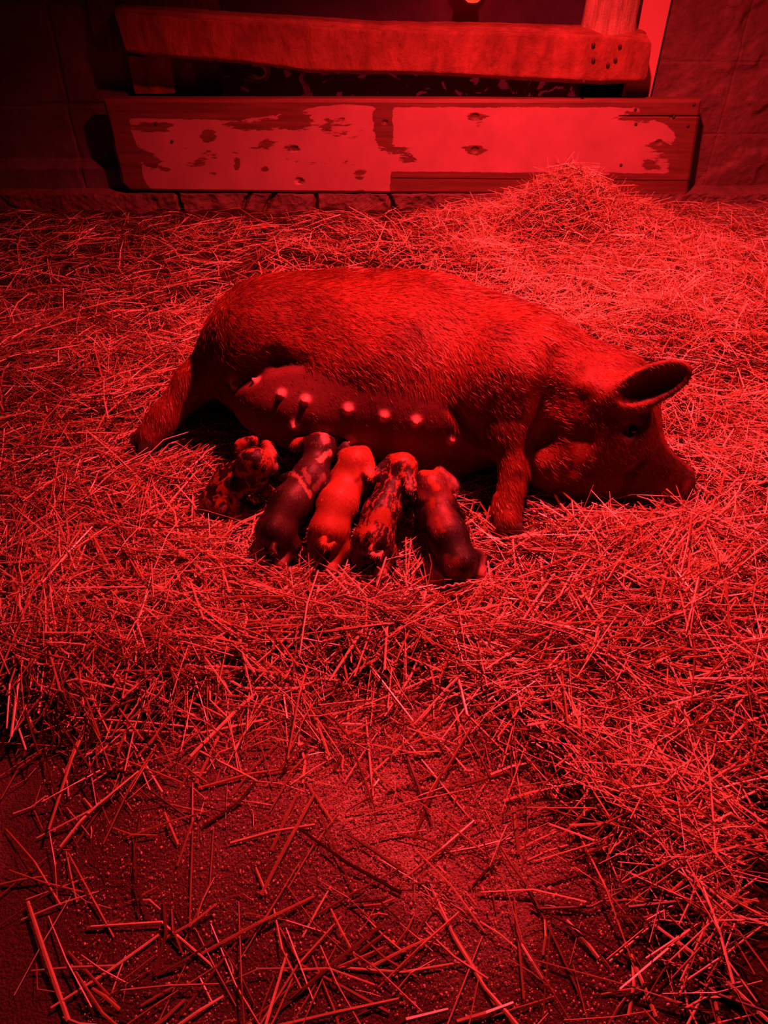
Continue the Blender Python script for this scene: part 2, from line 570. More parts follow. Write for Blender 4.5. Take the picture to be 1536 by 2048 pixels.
loc = (0, BY + 0.06, 0.6)
beam, raw, U = grid_slab('wooden_beam', X0, X1, 0, 1, BY, BY + BT, M['beam'], 300, 30, loc=loc, shape=beam_shape, ny=10)
tag(beam, 'rough sawn wooden beam with wavy lower edge above the painted plank', 'beam')
for (u, v) in ((1187, 90), (1240, 93), (1187, 120), (1231, 120), (1216, 130), (1168, 164)):
    nail(beam, at(u, v, BY - 0.006), 0.0075)

# board behind the left end of the beam, two uprights, log post on the beam
def board(name, x0, x1, z0, z1, y0, y1, mat, nx, nz, label, cat, amp=0.006, seed=1):
    loc = ((x0 + x1) / 2, (y0 + y1) / 2, z0)
    o, _, _ = grid_slab(name, x0, x1, z0, z1, y0, y1, mat, nx, nz, loc=loc, shape=rough(amp, 12, seed), ny=4)
    return tag(o, label, cat)


a = at(187, 60, 3.59)
board('back_board', a[0], at(440, 40, 3.59)[0], at(300, 104, 3.59)[2], 0.86, 3.582, 3.618, M['old_board'], 60, 30,
      'dark old board end sticking out behind the left end of the upper beam', 'board', 0.006, 121)
board('upright_board', at(272, 190, 3.60)[0], at(352, 190, 3.60)[0], 0.475, at(300, 104, 3.59)[2] - 0.012, 3.585, 3.64, M['beam'], 20, 60,
      'short reddish upright board under the left end of the beam', 'board', 0.006, 123)
board('weathered_board', at(360, 190, 3.66)[0], at(446, 190, 3.66)[0], 0.0, 1.5, 3.65, 3.70, M['old_board'], 24, 110,
      'dark weathered vertical board right of the short reddish upright', 'board', 0.008, 125)


def post_mesh():
    n, m = 44, 60
    zb = at(1215, 66, BY + 0.06)[2] - 0.012
    xb0, xb1 = at(1163, 60, BY + 0.06)[0], at(1270, 60, BY + 0.06)[0]
    cx, r = (xb0 + xb1) / 2, (xb1 - xb0) / 2
    a = np.linspace(0, 2 * np.pi, n, endpoint=False); zz = np.linspace(0, 0.75, m)
    A, Z = np.meshgrid(a, zz, indexing='xy')
    P = np.stack([np.cos(A), np.sin(A), Z], -1).reshape(-1, 3)
    rr = r * (1 + 0.10 * np.exp(-P[:, 2] / 0.04) - 0.02) + 0.006 * (fbm(P * (6, 6, 1.2), 2.5, 131) - .5)
    rr = rr + np.where(P[:, 0] > 0.35, 0.012 * (fbm(P * (14, 14, 5), 2, 132) - .5), 0)
    Q = np.stack([P[:, 0] * rr, P[:, 1] * rr * 0.50, P[:, 2]], 1)
    L, S = [], []
    for k in range(m - 1):
        for i in range(n):
            j = (i + 1) % n
            L += [k * n + i, k * n + j, (k + 1) * n + j, (k + 1) * n + i]; S.append(4)
    L += list(range(n))[::-1]; S.append(n)
    L += [(m - 1) * n + i for i in range(n)]; S.append(n)
    o = link('log_post', np_mesh('log_post', Q, L, S, M['post']), None, (cx, BY + 0.066, zb + 0.006))
    tag(o, 'barky log post standing on the right end of the upper beam', 'post')


post_mesh()

# hanging heat lamp at the top edge: shade, bulb, cord
def lathe(name, prof, mat, parent, n=32):
    a = np.linspace(0, 2 * np.pi, n, endpoint=False); m = len(prof)
    V = np.array([[r * np.cos(t), r * np.sin(t), z] for r, z in prof for t in a])
    L, S = [], []
    for k in range(m - 1):
        for i in range(n):
            j = (i + 1) % n
            L += [k * n + i, k * n + j, (k + 1) * n + j, (k + 1) * n + i]; S.append(4)
    return link(name, np_mesh(name, V, L, S, mat), parent)


t = NT('glowing_red_bulb')
t.b.inputs['Emission Color'].default_value = (1, 0.010, 0.004, 1)
t.b.inputs['Emission Strength'].default_value = 6.0
t.base((0.4, 0.01, 0.005)); t.rough(0.5, 0.1)
M['bulb'] = t.m
bp = at(945, 6, 3.92)
lampo = empty('heat_lamp', bp)
tag(lampo, 'glowing red heat lamp hanging at the top edge behind the beam', 'lamp')
lathe('bulb', [(0.001, 0), (0.022, 0.004), (0.042, 0.02), (0.055, 0.05), (0.05, 0.09), (0.03, 0.13), (0.018, 0.16), (0.001, 0.165)], M['bulb'], lampo)
lathe('lamp_shade', [(0.075, 0.13), (0.077, 0.128), (0.07, 0.145), (0.05, 0.16), (0.03, 0.18), (0.028, 0.20), (0.001, 0.20)], M['shade_metal'], lampo)
lathe('cord', [(0.001, 0.2), (0.004, 0.2), (0.004, 0.9), (0.001, 0.9)], M['nail'], lampo, 8)


# ------------------------------------------------------------------ implicit bodies
class SDF:
    def __init__(self): self.p = []

    def cone(self, a, b, ra, rb, k=0.03):
        a, b = np.array(a, float), np.array(b, float)
        self.p.append(('c', a, b, ra, rb, k, (a + b) / 2, np.linalg.norm(b - a) / 2 + max(ra, rb))); return self

    def chain(self, pts, rad, k=0.03):
        for i in range(len(pts) - 1): self.cone(pts[i], pts[i + 1], rad[i], rad[i + 1], k)
        return self

    def ell(self, c, r, X=None, Y=None, k=0.03, sub=False):
        c, r = np.array(c, float), np.array(r, float)
        if X is None: R = np.eye(3)
        else:
            X = norm(X); Y = np.array(Y, float); Y = norm(Y - X * np.dot(X, Y)); R = np.stack([X, Y, np.cross(X, Y)])
        self.p.append(('s' if sub else 'e', c, R, r, None, k, c, r.max())); return self

    def cut(self, pts, rad, k=0.02):
        for i in range(len(pts) - 1):
            a, b = np.array(pts[i], float), np.array(pts[i + 1], float)
            self.p.append(('x', a, b, rad[i], rad[i + 1], k, (a + b) / 2, np.linalg.norm(b - a) / 2 + max(rad)))
        return self

    def __call__(self, P, chunk=400000):
        P = np.asarray(P, float)
        if len(P) > chunk: return np.concatenate([self(P[i:i + chunk]) for i in range(0, len(P), chunk)])
        f = np.full(len(P), 0.6)
        for typ, A, B, ra, rb, k, c, R in self.p:
            idx = np.nonzero(np.einsum('ij,ij->i', P - c, P - c) < (R + k + 0.06) ** 2)[0]
            if not len(idx): continue
            q = P[idx]
            if typ in 'cx':
                ba = B - A; pa = q - A
                h = np.clip(pa @ ba / max(ba @ ba, 1e-12), 0, 1)
                d = np.linalg.norm(pa - h[:, None] * ba, axis=1) - (ra + (rb - ra) * h)
            else:
                l = (q - A) @ B.T
                k0 = np.linalg.norm(l / ra, axis=1); k1 = np.linalg.norm(l / ra ** 2, axis=1)
                d = k0 * (k0 - 1) / (k1 + 1e-9)
            g = f[idx]
            if typ in 'ce':
                h = np.maximum(k - np.abs(d - g), 0) / k
                f[idx] = np.minimum(d, g) - h * h * k / 4
            else:
                d = -d
                h = np.maximum(k - np.abs(d - g), 0) / k
                f[idx] = np.maximum(d, g) + h * h * k / 4
        return f

    def grad(self, P, e=0.002):
        g = np.zeros_like(P)
        for a in range(3):
            d = np.zeros(3); d[a] = e
            g[:, a] = self(P + d) - self(P - d)
        return norm(g)

    def hit(self, u, v):
        """surface point seen along a camera ray"""
        du, dv = (u - 768) / FPX, (v - 1024) / FPX
        D = norm(np.array((du, CP - dv * SP, -SP - dv * CP))); o = np.array((0, 0, CAM_H)); s = 0.8
        for _ in range(160):
            d = self((o + D * s)[None])[0]
            if d < 0.0006: break
            s += min(d, 0.03) * 0.7
            if s > 4: return None
        return o + D * s

    def mesh(self, lo, hi, h):
        lo, hi = np.array(lo, float), np.array(hi, float)
        n = np.ceil((hi - lo) / h).astype(int) + 1
        C = 4
        nc = (n + C - 1) // C + 1
        ax = [lo[i] + np.arange(nc[i]) * h * C for i in range(3)]
        G = np.stack(np.meshgrid(*ax, indexing='ij'), -1).reshape(-1, 3)
        fc = self(G).reshape(nc)
        near = np.abs(fc) < h * C * 1.9 + 0.006
        big = np.repeat(np.repeat(np.repeat(near, C, 0), C, 1), C, 2)
        # grow by half a coarse cell
        sg = np.repeat(np.repeat(np.repeat(np.where(fc < 0, -0.5, 0.5), C, 0), C, 1), C, 2)
        sh = C // 2
        big = np.roll(big, (-sh,) * 3, (0, 1, 2)) | big; sg2 = np.roll(sg, (sh,) * 3, (0, 1, 2)) * 0 + sg
        big = big[:n[0], :n[1], :n[2]]; sg2 = sg2[:n[0], :n[1], :n[2]]
        n = np.array(big.shape)
        ii = np.nonzero(big.ravel())[0]
        idx = np.stack(np.unravel_index(ii, tuple(n)), 1)
        f = sg2.ravel().copy(); f[ii] = self(lo + idx * h); f = f.reshape(tuple(n))
        # naive surface nets
        s = f < 0
        cn = n - 1
        acc = np.zeros(tuple(cn) + (3,)); cnt = np.zeros(tuple(cn))
        for a in range(3):
            b, c = (a + 1) % 3, (a + 2) % 3
            for ob in (0, 1):
                for oc in (0, 1):
                    sl0 = [None] * 3; sl1 = [None] * 3
                    sl0[a] = slice(0, -1); sl1[a] = slice(1, None)
                    for ax_, of in ((b, ob), (c, oc)):
                        sl0[ax_] = sl1[ax_] = slice(of, n[ax_] - 1 + of)
                    f0, f1 = f[tuple(sl0)], f[tuple(sl1)]
                    m = (f0 < 0) != (f1 < 0)
                    t = np.where(m, f0 / np.where(m, f0 - f1, 1), 0)
                    acc[..., a] += np.where(m, t, 0)
                    if ob: acc[..., b] += m
                    if oc: acc[..., c] += m
                    cnt += m
        act = cnt > 0
        vid = np.full(tuple(cn), -1); vid[act] = np.arange(act.sum())
        ci = np.argwhere(act)
        V = lo + (ci + acc[act] / cnt[act][:, None]) * h
        Q = []
        for a in range(3):
            b, c = (a + 1) % 3, (a + 2) % 3
            sl0 = [slice(1, -1)] * 3; sl1 = [slice(1, -1)] * 3
            sl0[a] = slice(0, -1); sl1[a] = slice(1, None)
            s0, s1 = s[tuple(sl0)], s[tuple(sl1)]
            e = np.argwhere(s0 != s1); fl_ = s0[tuple(e.T)]
            base = e.copy()
            base[:, b] += 1; base[:, c] += 1

            def cell(db, dc):
                q = base.copy(); q[:, b] += db; q[:, c] += dc
                return vid[tuple(q.T)]
            q = np.stack([cell(-1, -1), cell(0, -1), cell(0, 0), cell(-1, 0)], 1)
            q[~fl_] = q[~fl_][:, ::-1]
            Q.append(q)
        Q = np.concatenate(Q)
        Q = Q[(Q >= 0).all(1)]
        # laplacian relax + projection onto the surface
        for it in range(3):
            s_ = np.zeros_like(V); c_ = np.zeros(len(V))
            for i, j in ((0, 1), (1, 2), (2, 3), (3, 0)):
                np.add.at(s_, Q[:, i], V[Q[:, j]]); np.add.at(c_, Q[:, i], 1)
                np.add.at(s_, Q[:, j], V[Q[:, i]]); np.add.at(c_, Q[:, j], 1)
            V = V * 0.5 + 0.5 * s_ / np.maximum(c_, 1)[:, None]
            d = self(V); ok = np.abs(d) < h * 3
            V[ok] -= (d[:, None] * self.grad(V, h * .3))[ok] * 0.9
        return V, Q


def sample_surface(V, Q, n, weight=None):
    T = np.concatenate([Q[:, [0, 1, 2]], Q[:, [0, 2, 3]]])
    A = 0.5 * np.linalg.norm(np.cross(V[T[:, 1]] - V[T[:, 0]], V[T[:, 2]] - V[T[:, 0]]), axis=1)
    if weight is not None: A = A * weight[T].mean(1)
    i = rng.choice(len(T), n, p=A / A.sum())
    r1, r2 = np.sqrt(rng.random(n)), rng.random(n)
    w = np.stack([1 - r1, r1 * (1 - r2), r1 * r2], 1)
    return T[i], w


def hair_mesh(name, P, N, D, length, width, colors, lift, parent, loc, mat, droop=0.25, kind='stuff'):
    """thin tapered hairs: P roots, N normals, D flow directions"""
    n = len(P)
    D = norm(D - N * np.einsum('ij,ij->i', D, N)[:, None])
    d1 = norm(D + N * lift[:, None]); d2 = norm(D + N * (lift * (0.45 - droop))[:, None])
    side = norm(np.cross(d1, N + 0.6 * rng.normal(size=(n, 3))))
    L = length[:, None]; W = width[:, None] * 0.5
    p0 = P - N * 0.0015
    p1 = p0 + d1 * L * 0.5; p2 = p1 + d2 * L * 0.5
    V = np.stack([p0 - side * W, p0 + side * W, p1 - side * W * .8, p1 + side * W * .8, p2], 1).reshape(-1, 3)
    b = (np.arange(n) * 5)[:, None]
    quads = b + np.array([[0, 1, 3, 2]]); tris = b + np.array([[2, 3, 4]])
    loops = np.concatenate([quads, tris], 1).ravel()
    sizes = np.tile([4, 3], n)
    me = np_mesh(name, V - np.array(loc), loops, sizes, mat, smooth=True)
    cattr(me, 'coat', np.repeat(colors, 5, 0))
    o = link(name, me, parent)
    if kind: o['kind'] = kind
    return o


# ------------------------------------------------------------------ the sow
S = SDF()
S.ell((-0.335, 1.985, 0.20), (0.195, 0.235, 0.20), k=0.05)
S.ell((-0.16, 1.98, 0.205), (0.30, 0.295, 0.205), k=0.06)
S.ell((0.06, 1.945, 0.21), (0.36, 0.315, 0.212), k=0.06)
S.ell((0.32, 1.86, 0.195), (0.26, 0.26, 0.195), k=0.06)
S.cone((0.35, 1.81, 0.18), (0.56, 1.735, 0.165), 0.20, 0.180, 0.06)
# udder
S.ell((-0.20, 1.775, 0.165), (0.225, 0.155, 0.130), (1, -.12, 0), (0, 1, 0), k=0.035)
S.ell((0.03, 1.735, 0.155), (0.25, 0.145, 0.125), (1, -.15, 0), (0, 1, 0), k=0.05)
S.ell((0.20, 1.735, 0.14), (0.2, 0.13, 0.12), k=0.05)
# hind leg on top, stretched towards the left front
S.cone((-0.33, 1.95, 0.27), (-0.44, 1.925, 0.215), 0.125, 0.088, 0.04)
S.chain([(-0.44, 1.925, 0.215), (-0.548, 1.875, 0.155), (-0.630, 1.80, 0.09), (-0.672, 1.748, 0.06)], [0.084, 0.054, 0.040, 0.038], 0.03)
S.cone((-0.37, 1.93, 0.26), (-0.27, 1.845, 0.265), 0.11, 0.06, 0.06)          # stifle fold towards the flank
S.cone((-0.525, 1.945, 0.17), (-0.555, 1.895, 0.14), 0.045, 0.045, 0.03)          # hock
# other hind foot behind it
S.chain([(-0.40, 2.03, 0.09), (-0.56, 1.965, 0.06), (-0.665, 1.885, 0.045)], [0.09, 0.045, 0.032], 0.03)
# front leg propped in front
S.ell((0.36, 1.74, 0.24), (0.17, 0.14, 0.14), k=0.07)
S.cone((0.34, 1.70, 0.24), (0.325, 1.605, 0.185), 0.12, 0.072, 0.05)
# other front leg tucked under
S.chain([(0.28, 1.72, 0.09), (0.16, 1.62, 0.06), (0.10, 1.60, 0.045)], [0.08, 0.05, 0.035], 0.03)
# head: cranium, jowl, face, snout
S.ell((0.585, 1.66, 0.155), (0.135, 0.125, 0.135), k=0.06)
S.ell((0.515, 1.605, 0.095), (0.15, 0.105, 0.105), k=0.05)
S.ell((0.615, 1.585, 0.085), (0.10, 0.085, 0.085), k=0.05)
S.cone((0.615, 1.635, 0.145), (0.735, 1.570, 0.075), 0.100, 0.058, 0.04)
S.cone((0.735, 1.570, 0.075), (0.775, 1.552, 0.062), 0.056, 0.050, 0.03)
S.ell((0.790, 1.545, 0.058), (0.016, 0.056, 0.050), (0.92, -0.25, -0.25), (0, 1, 0), k=0.012)
S.cone((0.66, 1.56, 0.055), (0.755, 1.535, 0.035), 0.055, 0.034, 0.02)         # lower jaw
# ear
eb = S.hit(1232, 803) + np.array((0.0, 0.006, 0.010)); et = at(1374, 742, eb[1] + 0.035)
eX = norm(et - eb); eN = np.array((0.10, -0.80, 0.42)); eN = norm(eN - eX * eN.dot(eX)); eY = np.cross(eN, eX)
ec = eb * .47 + et * .53
EL = np.linalg.norm(et - eb)
S.cone(eb - np.array((0.03, -0.03, 0.02)), eb + eX * 0.05, 0.045, 0.034, 0.04)
S.ell(ec, (EL * .54, 0.050, 0.022), eX, eY, k=0.03)
S.cone(ec - eY * 0.040 - eX * .02, et - eX * .015, 0.010, 0.006, 0.02)
S.ell(ec + eN * 0.022 - eX * 0.004, (EL * .54, 0.042, 0.029), eX, eY, k=0.010, sub=True)
S.ell(onz(1252, 762, 0.225), (0.065, 0.06, 0.05), (1, .1, -.5), (0, 1, 0), k=0.05)
# ear on the far side
eb2 = np.array((0.66, 1.76, 0.15))
S.ell((0.700, 1.775, 0.16), (0.07, 0.035, 0.012), (.9, .2, .3), (0, .6, -.6), k=0.02)
# lower front leg, set in after the head so that it stays clear of the jowl
S.chain([(0.325, 1.600, 0.185), (0.338, 1.515, 0.130)], [0.060, 0.044], 0.02)
S.chain([(0.338, 1.515, 0.130), (0.318, 1.452, 0.075), (0.314, 1.412, 0.050)], [0.044, 0.033, 0.036], 0.010)
S.chain([(0.292, 1.462, 0.085), (0.279, 1.432, 0.062)], [0.015, 0.010], 0.008)
# creases
S.cut([S.hit(1112, 715), S.hit(1100, 800), S.hit(1080, 880), S.hit(1062, 950)], [0.004, 0.014, 0.010, 0.004], 0.07)
S.cut([S.hit(1165, 800), S.hit(1160, 880), S.hit(1150, 940)], [0.002, 0.005, 0.002], 0.05)
S.cut([S.hit(1250, 858), S.hit(1266, 862), S.hit(1278, 856)], [0.006, 0.010, 0.006], 0.025)      # eye socket
S.cut([S.hit(1285, 925), S.hit(1258, 950), S.hit(1250, 985)], [0.003, 0.007, 0.003], 0.02)      # corner of mouth
S.cut([S.hit(462, 772), S.hit(500, 744), S.hit(548, 718), S.hit(596, 724)], [0.004, 0.014, 0.014, 0.003], 0.04)
S.cut([S.hit(905, 815), S.hit(950, 870), S.hit(985, 920)], [0.004, 0.010, 0.006], 0.03)
snc = np.array((0.806, 1.538, 0.056))
S.cut([snc + (0, -.018, 0.004), snc + (.004, -.019, 0.004)], [0.008, 0.008], 0.008)
S.cut([snc + (0, .018, 0.004), snc + (.004, .019, 0.004)], [0.008, 0.008], 0.008)
# teats
TEATS = [(513, 762, .010), (562, 788, .010), (610, 800, .011), (696, 818, .013), (768, 832, .011), (832, 842, .012), (470, 768, .009),
         (588, 850, .010), (700, 880, .010), (905, 880, .009)]
teat_pts = []
for (u, v, r) in TEATS:
    h = S.hit(u, v)
    if h is None: continue
    g = S.grad(h[None])[0]
    teat_pts.append((h, g, r))
for h, g, r in teat_pts:
    d = norm(g + np.array((-.1, -.35, -.35)))
    S.cone(h - g * 0.006, h + d * 0.011, r * 1.1, r * 0.62, 0.012)

lo, hi = (-0.80, 1.32, -0.03), (0.86, 2.42, 0.47)
sV, sQ = S.mesh(lo, hi, 0.0075)
sN = S.grad(sV)
base = np.array((0.05, 1.85, 0.0))
suv = to_uv(sV)


def sow_coat(P, N):
    n = fbm(P, 9, 201)
    ging = np.array((0.24, 0.050, 0.020)); deep = np.array((0.13, 0.025, 0.011)); pink = np.array((0.17, 0.048, 0.048)); dark = np.array((0.10, 0.06, 0.055))
    c = deep + (ging - deep) * sstep(.3, .7, n)[:, None]
    uv = to_uv(P)
    # bare udder skin on the belly side
    line = np.interp(uv[:, 0], [430, 480, 530, 570, 620, 700, 800, 880, 930], [790, 752, 722, 715, 740, 762, 776, 800, 900])
    ud = sstep(-9, 9, uv[:, 1] - line + 30 * (n - .5)) * sstep(1.95, 1.88, P[:, 1]) * sstep(0.27, 0.20, P[:, 0]) * sstep(-0.47, -0.44, P[:, 0])
    leg = uv[:, 1] < np.interp(uv[:, 0], [250, 330, 440, 520, 560], [1000, 905, 792, 742, 715])
    ud = np.where(leg & (uv[:, 0] < 520), 0, ud)
    c = c + (pink - c) * ud[:, None]
    # dark patch round the eye, dark snout tip
    e = np.linalg.norm(P - eye_p, axis=1)
    c = c + (dark - c) * (sstep(0.055, 0.02, e + 0.02 * (n - .5)) * .8)[:, None]
    c = c + (dark - c) * (sstep(0.03, 0.0, np.linalg.norm(P - snc, axis=1) - 0.03) * .7)[:, None]
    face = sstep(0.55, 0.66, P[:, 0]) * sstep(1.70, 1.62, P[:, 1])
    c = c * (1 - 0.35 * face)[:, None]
    tt = np.zeros(len(P))
    for h, g, r in teat_pts:
        tt = np.maximum(tt, sstep(0.024, 0.010, np.linalg.norm(P - (h + g * 0.008), axis=1)))
    c = c + (np.array((0.62, 0.40, 0.36)) - c) * tt[:, None]
    return c, ud


eye_p = S.hit(1266, 860)
sow = empty('sow', base)
tag(sow, 'large ginger sow lying on her side in the straw nursing the piglets', 'pig')
me = np_mesh('body', sV - base, sQ, np.full(len(sQ), 4), M['skin'])
sc, sud = sow_coat(sV, sN)
cattr(me, 'coat', sc)
body = link('body', me, sow)

# coat
SHADE = 0


def sow_flow(P, N):
    d = np.zeros_like(P)
    belly = sstep(2.05, 1.68, P[:, 1])
    d[:, 0] = 1.0 - 0.15 * belly
    d[:, 1] = -0.12 - 0.45 * belly
    d[:, 2] = -0.05 - 0.30 * belly
    # down the hind leg / front leg
    hl = sstep(-0.40, -0.48, P[:, 0]); d += hl[:, None] * np.array((-0.5, -1.2, -0.8))
    fl_ = sstep(1.62, 1.52, P[:, 1]) * sstep(0.42, 0.36, P[:, 0]) * sstep(0.24, .28, P[:, 0]); d += fl_[:, None] * np.array((1.0, -1.2, -1.2))
    hd = sstep(0.46, 0.56, P[:, 0]); d += hd[:, None] * np.array((0.3, -0.2, -0.6))
    w = np.stack([fbm(P, 7, 211) - .5, fbm(P, 7, 212) - .5, fbm(P, 7, 213) - .5], 1)
    return d + 1.7 * w


w = (1 - 0.72 * sud) * np.where(sV[:, 2] < 0.02, 0.05, 1)
dmin = np.min([np.linalg.norm(sV - (h + g * 0.008), axis=1) for h, g, r in teat_pts], axis=0)
w = w * np.where(dmin < 0.03, 0.02, 1)
wear = np.linalg.norm(sV - (ec + eN * 0.01), axis=1) < 0.05
w = w * np.where(wear, 0.4, 1)
NH = 62000
T, bw = sample_surface(sV, sQ, NH, w)
hp = np.einsum('ij,ijk->ik', bw, sV[T]); hn = norm(np.einsum('ij,ijk->ik', bw, sN[T])); hc = np.einsum('ij,ijk->ik', bw, sc[T])
fl = sow_flow(hp, hn)
ln = (0.020 + 0.015 * rng.random(NH)) * np.where((hp[:, 0] > 0.46) & (hp[:, 1] < 1.74), 0.5, 1.0) * np.where((hp[:, 0] > 0.24) & (hp[:, 0] < 0.42) & (hp[:, 1] < 1.62), 0.7, 1.0) * np.where(hp[:, 0] < -0.5, 0.75, 1) * (1 - .55 * np.einsum('ij,ij->i', bw, sud[T]))
clump = fbm(hp, 28, 221)
hcol = hc * (0.75 + 0.75 * rng.random((NH, 1))) * (0.7 + 0.6 * clump[:, None])
pale = rng.random(NH) < np.where((hp[:, 0] > 0.42) & (hp[:, 1] < 1.72), 0.02, 0.09)
hcol[pale] = np.array((0.52, 0.22, 0.10))
hair_mesh('bristle_coat', hp, hn, fl + 0.22 * rng.normal(size=(NH, 3)), ln, np.full(NH, 0.0011), np.clip(hcol, 0, .9), 0.22 + 0.18 * rng.random(NH), sow, base, M['bristle'])


def hoof_pair(parent, base, p, fwd, side, up, s=0.03):
    """two-toed cloven hoof"""
    fwd, side, up = norm(fwd), norm(side), norm(up)
    for sg in (-1, 1):
        h = SDF()
        c = np.array(p) + side * sg * s * 0.42
        h.cone(c - fwd * s * 0.3 + up * s * .25, c + fwd * s * 0.75 - up * s * .15, s * 0.46, s * 0.26, 0.01)
        h.ell(c, (s * .7, s * .42, s * .5), fwd, side, k=0.01)
        V, Q = h.mesh(c - s * 2, c + s * 2, s / 8)
        link('hoof', np_mesh('hoof', V - base, Q, np.full(len(Q), 4), M['hoof']), parent)


hoof_pair(sow, base, (-0.688, 1.728, 0.048), (-.5, -.75, -.35), (.8, -.5, 0), (0, -.3, 1), 0.042)
hoof_pair(sow, base, (0.315, 1.388, 0.034), (-.05, -.8, -.5), (1, 0, 0), (0, -.5, .8), 0.040)
hoof_pair(sow, base, (-0.685, 1.868, 0.040), (-.8, -.5, -.2), (.5, -.8, 0), (0, 0, 1), 0.034)

eyo = SDF(); eyo.ell(eye_p, (0.011, 0.011, 0.011))
V, Q = eyo.mesh(eye_p - .02, eye_p + .02, 0.002)
link('eye', np_mesh('eye', V - base, Q, np.full(len(Q), 4), M['eye']), sow)


# ------------------------------------------------------------------ piglets
GING, BLK, PNK, CRM = np.array((0.36, 0.09, 0.030)), np.array((0.012, 0.009, 0.009)), np.array((0.55, 0.30, 0.26)), np.array((0.66, 0.42, 0.28))


def piglet(label, hip, mid, sho, head, snout, hind, fore, ears, tail, coat, r=(0.040, 0.046, 0.041), hr=0.040, nh=9000, extra=None, dens=1.0):
    hip, mid, sho, head, snout = [np.array(q, float) for q in (hip, mid, sho, head, snout)]
    s = SDF()
    ax = norm(sho - hip); up = np.array((0, 0, 1.0)); up = norm(up - ax * up.dot(ax)); sd = np.cross(ax, up)   # sd = right side
    s.chain([hip, mid, sho], r, 0.03)
    s.cone(sho, head, r[2] * 0.92, hr * 0.88, 0.04)
    s.ell(head, (hr * 1.15, hr, hr * .98), snout - head, up, k=0.025)
    mz = head + (snout - head) * 0.55
    s.cone(mz, snout, hr * 0.62, hr * 0.40, 0.02)
    fd = norm(snout - head)
    s.ell(snout + fd * hr * 0.2, (hr * .10, hr * .42, hr * .38), fd, up, k=0.006)
    feet = []
    for (hipoff, foot, knee) in hind:
        h0 = hip + sd * hipoff * .72 + ax * 0.012 - up * 0.012
        foot = np.array(foot, float)
        kn = (h0 + foot) / 2 + ax * knee + sd * hipoff * 0.35
        hk = foot * .72 + h0 * .28 - ax * knee * 0.75
        s.cone(h0, kn, 0.027, 0.019, 0.026)
        s.chain([kn, hk, foot], [0.021, 0.0135, 0.0115], 0.012)
        feet.append((foot, norm(foot - hk)))
    for (off, foot) in fore:
        s0 = sho + sd * off - up * 0.012
        foot = np.array(foot, float)
        kn = (s0 + foot) / 2 - ax * 0.008 + sd * off * 0.2
        s.chain([s0, kn, foot], [0.027, 0.0145, 0.0115], 0.016)
        feet.append((foot, norm(foot - kn)))
    for (base_, tip, nrm, wd) in ears:
        b, t_ = onz(*base_, head[2] + 0.012), onz(*tip, head[2] + 0.004)
        X = norm(t_ - b); N_ = np.array(nrm, float); N_ = norm(N_ - X * N_.dot(X)); Y_ = np.cross(N_, X)
        L = np.linalg.norm(t_ - b)
        s.cone(b - X * .006, b + X * L * .45, 0.013, 0.009, 0.014)
        e_ = b * .4 + t_ * .6
        s.ell(e_, (L * .64, wd, 0.0066), X, Y_, k=0.010)
    if tail: s.chain([np.array(q) for q in tail], list(np.linspace(0.0085, 0.0045, len(tail))), 0.008)
    if extra: extra(s, dict(hip=hip, mid=mid, sho=sho, head=head, ax=ax, up=up, sd=sd))
    pts = np.array([q for pr in s.p for q in (pr[6] - pr[7], pr[6] + pr[7])])
    V, Q = s.mesh(pts.min(0) - 0.012, pts.max(0) + 0.012, 0.0034)
    N = s.grad(V, 0.0012)
    base = np.array((mid[0], mid[1], 0.0))
    root = empty('piglet', base)
    tag(root, label, 'pig', 'piglets nursing at the sow')
    lv = np.stack([(V - mid) @ ax, (V - mid) @ sd, (V - mid) @ up], 1)
    col = coat(V, lv, dict(head=head, hip=hip, sho=sho, ax=ax, sd=sd, up=up, snout=snout, feet=[f for f, _ in feet]))
    ft = np.min([np.linalg.norm(V - f, axis=1) for f, _ in feet], axis=0)
    col = col + (PNK - col) * sstep(0.05, 0.03, ft)[:, None] * 0.75
    sn = sstep(hr * .7, hr * .35, np.linalg.norm(V - snout, axis=1))
    col = col + (PNK - col) * sn[:, None] * .7
    me = np_mesh('body', V - base, Q, np.full(len(Q), 4), M['piglet'])
    cattr(me, 'coat', col)
    link('body', me, root)
    w = np.ones(len(V))
    for (b_, t_, nr, wd) in ears:
        w = np.where(np.linalg.norm(V - ((onz(*b_, head[2]) + onz(*t_, head[2])) / 2 + norm(nr) * .010), axis=1) < 0.02, .15, w)
    w = np.where(sn > .2, .1, w)
    nh = int(nh * dens)
    T, bw = sample_surface(V, Q, nh, w)
    hp = np.einsum('ij,ijk->ik', bw, V[T]); hn = norm(np.einsum('ij,ijk->ik', bw, N[T])); hc = np.einsum('ij,ijk->ik', bw, col[T])
    lp = np.einsum('ij,ijk->ik', bw, lv[T])
    d = -ax + (-0.45 * up)[None] * np.ones((nh, 1)) + 0.25 * rng.normal(size=(nh, 3))
    hair_mesh('fur', hp, hn, d, 0.010 + 0.007 * rng.random(nh), np.full(nh, 0.0008), np.clip(hc * (0.8 + .6 * rng.random((nh, 1))), 0, .9), 0.12 + 0.14 * rng.random(nh), root, base, M['bristle'])
    for f, d_ in feet:
        h = SDF()
        h.cone(f + d_ * 0.002, f + d_ * 0.014 + ax * .003, 0.0105, 0.006, 0.005)
        Vh, Qh = h.mesh(f - .03, f + .03, 0.0022)
        link('hoof', np_mesh('hoof', Vh - base, Qh, np.full(len(Qh), 4), M['hoof']), root)
    eye_o = []
